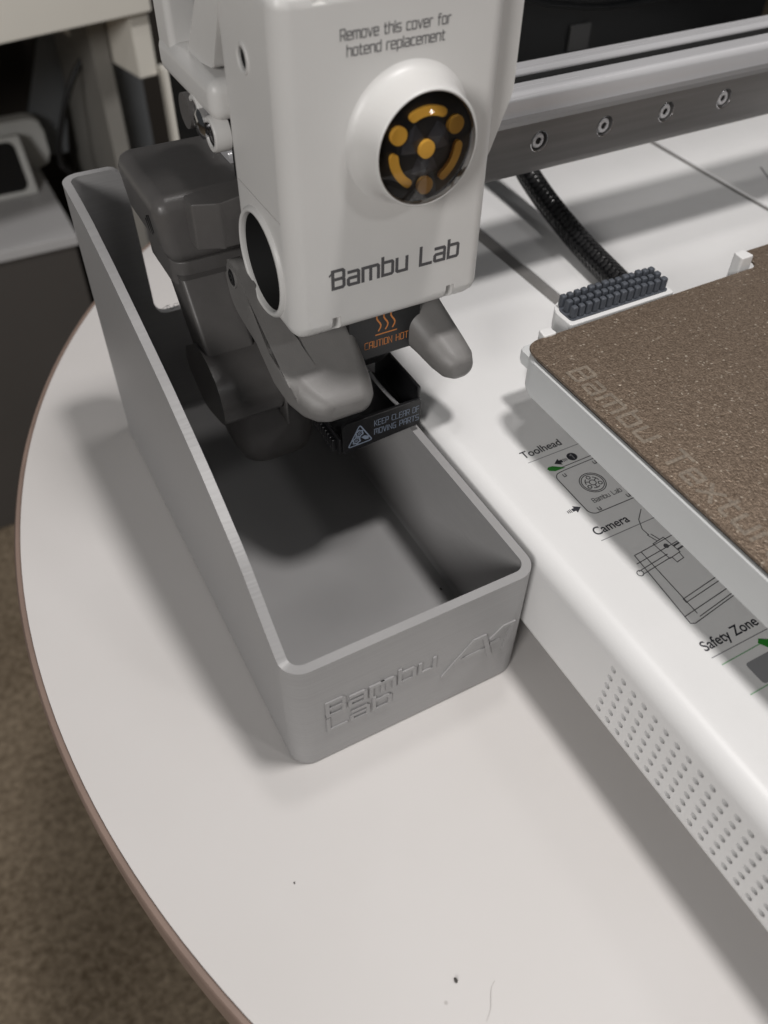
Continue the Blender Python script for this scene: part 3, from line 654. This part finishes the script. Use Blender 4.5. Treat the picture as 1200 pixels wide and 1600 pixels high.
loft(bm, [quadring(20, 36, 116, 138, 101, 1.5), quadring(20.6, 37, 109, 130, 88, 1.5), quadring(21.2, 38, 101.5, 121, 74, 1.5)]); obj('support_post', bm, 'gray', gb)
bm = B(); prism(bm, roundpoly([(130, 68), (113, 80), (103, 79.5), (94.5, 75), (91, 68), (91.4, 61), (95, 58.6), (113, 53.5), (127, 60)], 4.5, 5), 'x', 20, 41, .9, 3); ft = obj('chute_head', bm, 'gray', gb, smooth=45)
bm = B(); loft(bm, [quadring(24, 57, 97, 126, 60, 9), quadring(25, 57, 97.5, 126, 46, 9), quadring(27, 56.5, 98.5, 125, 36, 9), quadring(28.5, 55.5, 99.5, 124, 31.5, 8.5), quadring(32, 52, 102.5, 121, 29.5, 6)]); obj('chute_cup', bm, 'gray', gb, smooth=60)
bm = B(); box(bm, 41.2, 41.9, 90.0, 108, 54, 75, .2, 1); obj('spring_leaf', bm, 'duct', gb)
bm = B(); revolve(bm, (41.9, 92.5, 66), (1, -.3, 0), [(0, 2.4), (1.8, 2.4), (2.6, 1.6)], 20, cap1=True); obj('screw_head', bm, 'black', gb)
# nozzle wiper bracket with warning label (fixed to the end unit)
wb = None
bm = B(); prism(bm, [(48.5, 61), (75, 61), (76, 64), (76, 88), (66, 97), (47.5, 97), (46.5, 76)], 'z', 64.0, 65.4, .3, 1); wb = obj('wiper_bracket', bm, 'black', gb, xf=HEAD)
bm = B(); box(bm, 74.6, 76.0, 61, 90, 64.8, 78.5, .5, 2); obj('bracket_cheek', bm, 'black', wb)
bm = B(); box(bm, 46.6, 47.6, 60.5, 92, 62.0, 68, .3, 1)
obj('bracket_edge', bm, 'black', wb)
for k in range(9):
    bm = B(); box(bm, 45.2, 46.7, 62.6+k*1.75, 63.6+k*1.75, 62.4, 66.8, .2, 1); obj('comb_tooth', bm, 'black', wb)
bm = B(); prism(bm, [(47.6, 62.4), (50, 62.4), (75.4, 64.2), (75.6, 65), (75.6, 73.8), (75, 74.6), (49, 74.2), (47.6, 73.2)], 'y', 59.6, 61.0, .35, 2); lp = obj('label_plate', bm, 'black', wb)
bm = B(); onlab = lambda u, v, h: (u, 59.6-h, v)
lettering(bm, 'KEEP CLEAR OF', 58.6, 74.7, 69.9, 2.2, onlab, wt=.75, h=.05); lettering(bm, 'MOVING PARTS', 58.6, 74.7, 66.4, 2.2, onlab, wt=.75, h=.05); obj('label_lettering', bm, 'bluegrey', lp, smooth=0)
bm = B(); strip(bm, roundpoly([(49.2, 64.4), (57.8, 64.8), (53.4, 72.4)], .9, 3)+[roundpoly([(49.2, 64.4), (57.8, 64.8), (53.4, 72.4)], .9, 3)[0]], .42, onlab, .05, 0)
for cx, cz in ((53.2, 69.0), (52.2, 66.4)):
    ag = [(cx+(1.35 if (k//2) % 2 else 1.05)*math.cos(2*math.pi*k/24), cz+(1.35 if (k//2) % 2 else 1.05)*math.sin(2*math.pi*k/24)) for k in range(24)]
    strip(bm, ag+[ag[0]], .5, onlab, .06, 0); strip(bm, arc(cx, cz, .35, 0, 360, 8), .25, onlab, .07, 0)
bm.faces.new([bm.verts.new(onlab(a, b, .08)) for a, b in ((53.8, 67.2), (55.0, 67.6), (56.6, 66.8), (56.4, 65.6), (55.2, 65.8))])
obj('warning_symbol', bm, 'bluegrey', lp, smooth=0)
bm = B(); tube(bm, spline([(68.6, 82, 72), (69.6, 78, 70), (70.4, 73, 69), (71.2, 62.5, 68.6)], 5), .65, 10); obj('guide_wire', bm, 'alu', wb)
bm = B(); tube(bm, spline([(47, 62.4, 66.4), (48.6, 60.6, 66.7), (50, 60.1, 66.2)], 4), .3, 8); obj('edge_clip', bm, 'chrome', wb)

# ------------------------------------------------------------------ tool head
th = thing('tool_head', 'white printer tool head with round dark lens and two grey air ducts above the bucket', 'tool head', (70.7, 91, 66.6)); XF[th] = HEAD
bm = B(); box(bm, 34.2, 93.6, 60, 97, 107.6, 193.5, 4.6, 5)
cov = obj('front_cover', bm, 'cover', th, smooth=30)
cuts = []
for x in (46.8, 83.0):
    b2 = B(); cyl(b2, (x, 60.9, 104), (x, 60.9, 113.4), 1.6, n=20); cuts.append(cutter(b2, HEAD))
b2 = B(); cyl(b2, (45.2, 60.2, 189.4), (45.2, 60.2, 197), 1.7, n=20); cuts.append(cutter(b2, HEAD))
b2 = B(); cyl(b2, (30, 79.5, 123.2), (45, 79.5, 123.2), 13.3, n=64); cuts.append(cutter(b2, HEAD))
b2 = B(); cyl(b2, (30, 79.2, 175.0), (41, 79.2, 175.0), 2.5, n=24); cuts.append(cutter(b2, HEAD))
b2 = B(); box(b2, 33, 34.55, 64.5, 96, 141.3, 141.65); cuts.append(cutter(b2, HEAD))
b2 = B(); box(b2, 33, 34.55, 95.2, 95.5, 141.5, 160); cuts.append(cutter(b2, HEAD))
boolean_cut_offset = ORG[cov]*K
for c in cuts:
    for v in c.data.vertices: v.co = v.co-boolean_cut_offset
    c.location = boolean_cut_offset
boolean_cut(cov, cuts)
# side fan opening: raised ring, dark tunnel and fan hub
bm = B(); revolve(bm, (34.4, 79.5, 123.2), (-1, 0, 0), [(-.4, 15.3), (.7, 15.0), (1.3, 14.4), (1.35, 13.9), (.9, 13.4), (-.6, 13.25)], 64); obj('fan_ring', bm, 'cover', cov, smooth=60)
bm = B(); revolve(bm, (44.8, 79.5, 123.2), (-1, 0, 0), [(0, 13.2), (10.2, 13.2)], 64, cap0=True); fan = obj('fan_tunnel', bm, 'matteblack', cov)
bm = B(); revolve(bm, (44, 79.5, 123.2), (-1, 0, 0), [(0, 5), (3, 5), (3.6, 4.4)], 32, cap1=True); obj('fan_hub', bm, 'matteblack', cov)
for k in range(7):
    a = 2*math.pi*k/7; bm = B()
    pts = []
    for rr, da in ((4.8, 0), (11.5, .25), (11.5, .55), (4.8, .45)): pts.append((79.5+rr*math.cos(a+da), 123.2+rr*math.sin(a+da)))
    prism(bm, pts, 'x', 41.6, 42.4); obj('fan_blade', bm, 'matteblack', cov)
bm = B(); revolve(bm, (34.3, 79.2, 175), (-1, 0, 0), [(-.3, 3.7), (.5, 3.4), (.55, 2.7), (.2, 2.45)], 32); obj('screw_port', bm, 'cover', cov, smooth=60)
bm = B(); revolve(bm, (40.5, 79.2, 175), (-1, 0, 0), [(0, 2.4), (3.4, 2.4), (3.9, 1.6), (3.9, .9), (3.0, .8)], 24, cap1=True); obj('port_screw', bm, 'black', cov)
bm = B(); revolve(bm, (41, 79.2, 175), (-1, 0, 0), [(0, 2.42), (6.4, 2.42)], 24, cap0=True); obj('port_shade', bm, 'matteblack', cov)  # black sleeve added to darken the screw hole, painting in its shade
# raised cone around lens
LC = (67.4, 158.8)
bm = B(); revolve(bm, (LC[0], 60.6, LC[1]), (0, -1, 0), [(.3, 18.0), (.62, 17.0), (1.2, 16.0), (2.4, 15.2), (4.4, 14.6), (6.6, 14.25), (8.8, 13.95), (9.7, 13.85), (10.1, 13.55), (10.1, 13.3), (9.9, 13.05), (8.4, 12.9)], 72); obj('lens_surround', bm, 'cover', th, smooth=60)
bm = B(); revolve(bm, (LC[0], 52.6, LC[1]), (0, -1, 0), [(0, 12.95), (.6, 12.95)], 64, cap0=True, cap1=True); ld = obj('lens_disc', bm, 'black', th)
onl = lambda u, v, h: (LC[0]+u, 52.0-h, LC[1]+v)
def polar(r, a): return (r*math.cos(math.radians(a)), r*math.sin(math.radians(a)))
for a in (30, 150, 270):
    bm = B(); ctr = polar(5.2, a)
    pts = [polar(2.6, a-50), polar(6.6, a-34), polar(7.0, a), polar(6.6, a+34), polar(2.6, a+50)]
    tip = bm.verts.new(onl(*polar(4.8, a), .9)); ring = [bm.verts.new(onl(p[0], p[1], .08)) for p in pts]
    for i in range(5): bm.faces.new((ring[i], ring[(i+1) % 5], tip))
    obj('lens_facet', bm, 'facet', ld, smooth=0)
for r, a in ((0, 0), (8.8, 30), (8.8, 150), (8.8, 270)):
    p = polar(r, a); bm = B(); revolve(bm, onl(p[0], p[1], 0), (0, -1, 0), [(0, 2.15), (1.0, 2.15), (1.15, 1.95)], 28, cap1=True); obj('amber_dot', bm, 'amber', ld)
for a in (90, 210, 330):
    bm = B()
    pl0 = [polar(8.75+1.05*s, a+q) for s, q in [(1, -26+52*i/12) for i in range(13)]]
    e1 = [(polar(8.75, a+26)[0]+1.05*math.cos(math.radians(a+26+t)), polar(8.75, a+26)[1]+1.05*math.sin(math.radians(a+26+t))) for t in range(30, 180, 30)]
    pl1 = [polar(8.75-1.05, a+26-52*i/12) for i in range(13)]
    e2 = [(polar(8.75, a-26)[0]+1.05*math.cos(math.radians(a-26+t)), polar(8.75, a-26)[1]+1.05*math.sin(math.radians(a-26+t))) for t in range(210, 360, 30)]
    out = pl0+e1+pl1+e2
    loft(bm, [[onl(p[0], p[1], 0) for p in out], [onl(p[0], p[1], 1.0) for p in out]]); obj('amber_arc', bm, 'amber', ld, smooth=40)
bm = B(); Rs = 19.5; capr = 13.0; hgt = Rs-math.sqrt(Rs*Rs-capr*capr)
pr = []
for i in range(13):
    r = capr*(1-i/12)+0.001; pr.append((math.sqrt(Rs*Rs-r*r)-math.sqrt(Rs*Rs-capr*capr), r))
revolve(bm, (LC[0], 50.5, LC[1]), (0, -1, 0), pr, 64); bmesh.ops.remove_doubles(bm, verts=bm.verts, dist=.01); obj('lens_dome', bm, 'glass', th, smooth=80)
onc = lambda u, v, h: (u, 60.0-h, v)
bm = B(); lettering(bm, 'Bambu Lab', 46.0, 84.6, 122.4, 5.1, onc, wt=1.15, h=.05, gap=1.6)
strip(bm, [(45.1, 126.4), (46.2, 127.6)], .5, onc, .05, 0); obj('cover_logo', bm, 'print', cov, smooth=0)
bm = B(); lettering(bm, 'Remove this cover for', 49.7, 77.3, 182.0, 2.15, onc, wt=.9, h=.05, gap=1.5); lettering(bm, 'hotend replacement', 51.2, 76.0, 178.7, 2.15, onc, wt=.9, h=.05, gap=1.5)
obj('cover_notice', bm, 'print', cov, smooth=0)
bm = B(); prism(bm, roundpoly([(80, 138), (93, 139), (97.4, 145), (103.2, 160.5), (103.2, 205), (40, 205), (40, 160)], 2.0, 4), 'y', 68, 96, 2.2, 3); obj('rear_body', bm, 'cover', th)
bm = B(); box(bm, 40, 94, 97.2, 114, 104, 200, 2, 3); obj('carriage', bm, 'matteblack', th)
bm = B(); box(bm, 42, 102, 68, 113, 206, 305, 5, 4); obj('extruder_housing', bm, 'cover', th)
# side frame of the carriage (left)
bm = B(); box(bm, 31.2, 41, 127.5, 139.4, 160.5, 222, 2.0, 4); obj('frame_post', bm, 'cover', th, smooth=50)
bm = B(); box(bm, 30.6, 42, 96, 140.2, 154.2, 164.6, 3.4, 5); obj('frame_bar', bm, 'cover', th, smooth=50)
bm = B(); prism(bm, roundpoly([(122, 163), (101, 166), (91, 184), (84, 205), (102, 205), (108, 181)], 1.5, 3), 'x', 34, 42, .8, 2); obj('frame_strut', bm, 'cover', th)
for (y, z) in ((111.5, 152.4), (100.2, 150.6)):
    bm = B(); revolve(bm, (31.0, y, z), (-1, 0, 0), [(-4, 4.6), (0, 4.6), (.5, 4.2), (.5, 3.3), (0, 3.1)], 32); rl = obj('idler_pulley', bm, 'cover', th, smooth=40)
    bm = B(); revolve(bm, (31.2, y, z), (-1, 0, 0), [(-2, 3.1), (-.5, 3.1), (.2, 1.8), (.2, .01)], 24); obj('pulley_bearing', bm, 'chrome' if y > 105 else 'darksteel', rl)
bm = B(); cyl(bm, (29.5, 117.0, 151), (44, 117.0, 151), 4.6, n=32); obj('belt_tensioner', bm, 'gray', th)
bm = B(); revolve(bm, (30, 105.8, 151.4), (-1, 0, 0), [(-6, 3.8), (0, 3.8), (.8, 2.6), (1.0, .01)], 24); obj('clamp_bolt', bm, 'chrome', th)
# air ducts
def duct(S):
    bm = B(); loft(bm, [[(a, y, b) for a, b in rrect(x0, x1, z0, z1, r, 6)] for y, x0, x1, z0, z1, r in S]); return bm
DL = [(92, 31.5, 57, 98.5, 107.3, 1.8), (84, 30.8, 57.2, 94.8, 107.2, 2.0), (80, 30.8, 57.4, 92, 106.6, 2.4), (72, 31.2, 57.6, 86, 100.2, 2.8), (65, 32.2, 57.6, 82.8, 95.6, 3.6), (59.5, 33.8, 57.2, 81.6, 92.8, 4.6), (56, 35.8, 56.2, 81.8, 91.2, 4.6), (53.8, 38.2, 54.4, 83, 89.8, 3.4), (52.8, 41, 51.8, 84.8, 88.2, 1.6)]
DR = [(90, 73, 84, 99, 107.3, 2.5), (80, 73, 87.2, 92.5, 107.4, 3.4), (74, 74, 89, 87.4, 102.4, 4.8), (68, 77, 90.8, 84, 97.6, 5.2), (62, 78.6, 91.8, 82, 94, 5.2), (57.5, 80, 91.8, 81.6, 91.8, 4.6), (54.8, 81.8, 90.4, 82.6, 90.2, 3.4), (53.6, 84, 88.4, 84.6, 88.4, 1.6)]
dl = obj('left_air_duct', duct(DL), 'duct', th, smooth=70); dr = obj('right_air_duct', duct(DR), 'duct', th, smooth=70)
dl.name = 'air_duct'; dr.name = 'air_duct.001'
bm = B(); arm = roundpoly([(102.5, 113), (95, 117.5), (88, 113), (68, 98), (60, 92), (59.5, 84.5), (68, 83.4), (82, 88.5), (94, 95), (101.5, 104)], 5, 5)
prism(bm, arm, 'x', 30.2, 40.0, 1.4, 3)
for v in bm.verts:
    t = max(0.0, min(1.0, (100-v.co.z)/16)); 
    if v.co.x < 34: v.co.x += 4.6*t
    else:
        q = max(0.0, min(1.0, (106.5-v.co.z)/4)); v.co.x = 34.0-(40.0-v.co.x)*.4+q*(6.0+7.0*t)
ar = obj('duct_arm', bm, 'duct', th, smooth=55)
bm = B(); revolve(bm, (30.3, 96.5, 110.5), (-1, 0, 0), [(-1, 2.5), (.15, 2.5), (.5, 2.0), (.5, 1.0), (.1, .9), (.1, .01)], 24); obj('pivot_screw', bm, 'black', ar)
bm = B(); revolve(bm, (30.3, 96.5, 110.5), (-1, 0, 0), [(-.5, 3.4), (.25, 3.3), (.25, 2.75), (-.3, 2.65)], 28); obj('pivot_collar', bm, 'duct', ar)
# hotend
bm = B(); prism(bm, rrect(55.5, 79.5, 88, 112, 2.2), 'y', 70, 73, .6, 2); hp = obj('hotend_plate', bm, 'black', th)
onh = lambda u, v, h: (u, 70.0-h, v)
bm = B(); lettering(bm, 'CAUTION HOT', 60.6, 75.6, 91.6, 2.3, onh, wt=.85, h=.05)
strip(bm, [(64.4, 95.8), (71.4, 95.8)], .45, onh, .05, 0)
for k in range(3): strip(bm, [(65.3+2.4*k+.75*math.sin(t*.85), 97.2+t*.85) for t in range(7)], .5, onh, .05, 0)
obj('caution_lettering', bm, 'orangeprint', hp, smooth=0)
bm = B(); box(bm, 48, 82, 74, 96, 96, 109, 1.5, 2); obj('heater_body', bm, 'matteblack', th)
bm = B(); loft(bm, [quadring(55, 76, 73.5, 93, 97, 3), quadring(55.5, 75, 73.5, 92, 86, 4), quadring(57, 73, 75, 90, 81.5, 5), quadring(60, 70, 78, 87, 79.5, 4)]); obj('silicone_sock', bm, 'rubber', th, smooth=60)
bm = B(); cyl(bm, (65, 82, 80), (65, 82, 76), 2.2, .6, n=16); obj('nozzle', bm, 'darksteel', th)

# ------------------------------------------------------------------ braided cable
bm = B(); tube(bm, spline([(198, 205, 112), (197.6, 196, 94), (196.6, 180, 79), (195, 162, 72.5), (193, 141, 68.5), (190.5, 120, 66.2), (187.5, 98, 65.6), (183, 74, 65.4), (176, 45, 65.4)], 10), 5.1, 24)
o = obj('braided_cable', bm, 'braid', org=(198, 140, 53.3), xf=DECK); tag(o, 'thick black braided cable running under the beam to the print bed', 'cable')

# ------------------------------------------------------------------ purge bucket
bk = thing('purge_bucket', 'grey 3D printed open bucket with one tall curved side under the tool head', 'bucket', (40, 90, 0))
W, D, T, RC = 82.0, 182.6, 2.9, 6.8
RIM = [(-1, 51.3), (4.9, 51.5), (9, 53.5), (14.2, 58), (29.3, 70.5), (50, 81), (60, 85.3), (80, 92.5), (100, 98.2), (127, 105.2), (150, 110), (165, 111.6), (181, 112)]
def rimz(y):
    for (a, za), (b, zb) in zip(RIM, RIM[1:]):
        if a <= y <= b:
            t = (y-a)/(b-a); return za+(zb-za)*t
    return 51.3 if y < 0 else 112
NOTCH = [(17.0, 112.0), (18.9, 111.5), (20.4, 110.2), (21.3, 108.0), (21.6, 104), (22.0, 85), (22.4, 57), (23.0, 54.3), (24.4, 52.4), (26.6, 51.5)]
cols = []   # (outer xy, inner xy, z)
def corner(cx, cy, a0, a1, zf, n=8):
    for i in range(n+1):
        a = math.radians(a0+(a1-a0)*i/n); d = (math.cos(a), math.sin(a))
        o_ = (cx+RC*d[0], cy+RC*d[1]); i_ = (cx+(RC-T)*d[0], cy+(RC-T)*d[1]); cols.append((o_, i_, zf(o_)))
flat = lambda p: 51.5
corner(RC, RC, 270, 180, lambda p: rimz(p[1])-0.0 if p[0] < 3 else 51.4)
for k in range(1, 26):
    y = RC+(D-2*RC)*k/26; cols.append(((0, y), (T, y), rimz(y)))
corner(RC, D-RC, 180, 90, lambda p: 112)
for x, z in NOTCH: cols.append(((x, D), (x, D-T), z))
for k in range(1, 5):
    x = 26.6+(W-RC-26.6)*k/5; cols.append(((x, D), (x, D-T), 51.5))
corner(W-RC, D-RC, 90, 0, flat)
for k in range(1, 6): cols.append(((W, D-RC-(D-2*RC)*k/6), (W-T, D-RC-(D-2*RC)*k/6), 51.5))
corner(W-RC, RC, 360, 270, flat)
for k in range(1, 4): cols.append(((W-RC-(W-2*RC)*k/4, 0), (W-RC-(W-2*RC)*k/4, T), 51.5))
Y0 = -1.8
bm = B(); n = len(cols)
def inset(p, d):
    return (p[0]+(d if p[0] < W/2 else -d)*min(1, abs(p[0]-W/2)/(W/2)), p[1]+(d if p[1] < D/2 else -d)*min(1, abs(p[1]-D/2)/(D/2)))
ob0 = [bm.verts.new((*inset(c[0], .8), 0.1)) for c in cols]; ob1 = [bm.verts.new((*c[0], .9)) for c in cols]
ot = [bm.verts.new((*c[0], c[2])) for c in cols]; it = [bm.verts.new((*c[1], c[2])) for c in cols]
ib1 = [bm.verts.new((*c[1], 4.2)) for c in cols]; ib0 = [bm.verts.new((*inset(c[1], 1.4), 2.6)) for c in cols]
rimfaces = []
for i in range(n):
    j = (i+1) % n
    for a, b in ((ob0, ob1), (ob1, ot), (ot, it), (it, ib1), (ib1, ib0)):
        f = bm.faces.new((a[i], a[j], b[j], b[i]))
        if a is ot: f.material_index = 1
bm.faces.new(ob0[::-1]); bm.faces.new(ib0)
for v in bm.verts: v.co.y += Y0
shell = obj('bucket_shell', bm, ['bucket', 'bucket'], bk, smooth=42)
bm = B(); onb = lambda u, v, h: (u*1.02, Y0-h, v-.6)
lettering(bm, 'Bambu', 10.8, 46.0, 25.6, 6.8, onb, wt=1.05, h=.42, th=.6, gap=1.5, dh=.04); lettering(bm, 'Lab', 10.8, 31.0, 17.2, 6.6, onb, wt=1.05, h=.42, th=.6, gap=1.5, dh=.04)
for pl in ([(50.0, 18.0), (60.0, 30.0), (63.6, 30.0), (66.6, 18.0)], [(54.5, 22.4), (64.2, 22.4)], [(66.8, 27.0), (70.6, 30.6), (73.8, 30.6), (72.2, 18.2)], [(67.0, 24.2), (69.0, 24.2)]):
    strip(bm, pl, 1.5, onb, .30+.05*len(pl), .75)
obj('raised_lettering', bm, 'bucket', bk, smooth=0)
bm = B()
for k in range(9):
    x = 23.5+k*1.4; z = 52.0
    tube(bm, spline([(x, D+Y0-random.uniform(.3, 2.2), 51.4), (x+random.uniform(-1, 2), D+Y0-1+random.uniform(-2, 2), 51.6+random.uniform(.3, 1.3)), (x+random.uniform(1, 5), D+Y0-1+random.uniform(-2, 2), 51.5+random.uniform(-.1, 1.0))], 4), .09, 5)
obj('print_stringing', bm, 'rim', bk)

# ------------------------------------------------------------------ crumbs on the table
for x, y, s, lb in ((74.5, 37, .45, 'tiny dark plastic scrap on the floor inside the grey bucket'), (12.5, -74.3, .62, 'small dark crumb on the white table near the bottom edge of the photo'), (-14.7, -31.8, .3, 'tiny grey crumb on the table left of the bucket front corner')):
    bm = B(); bmesh.ops.create_icosphere(bm, subdivisions=2, radius=s)
    for v in bm.verts: v.co = Vector((x, y, .55*s+(2.7 if x > 70 else 0)))+Vector((v.co.x*.7, v.co.y*1.2, v.co.z*.5))*random.uniform(.8, 1.2)
    o = obj('crumb', bm, 'crumb', org=(x, y, 2.7 if x > 70 else 0)); tag(o, lb, 'crumb', 'loose crumbs')
bm = B(); tube(bm, spline([(14.5, -86, .2), (17, -84.0, .25), (19.4, -80.5, .25), (21.5, -79.2, .2)], 5), .04, 5)
o = obj('hair', bm, 'hair', org=(18, -82, 0)); tag(o, 'short curved grey hair lying on the white table at the bottom of the photo', 'hair')
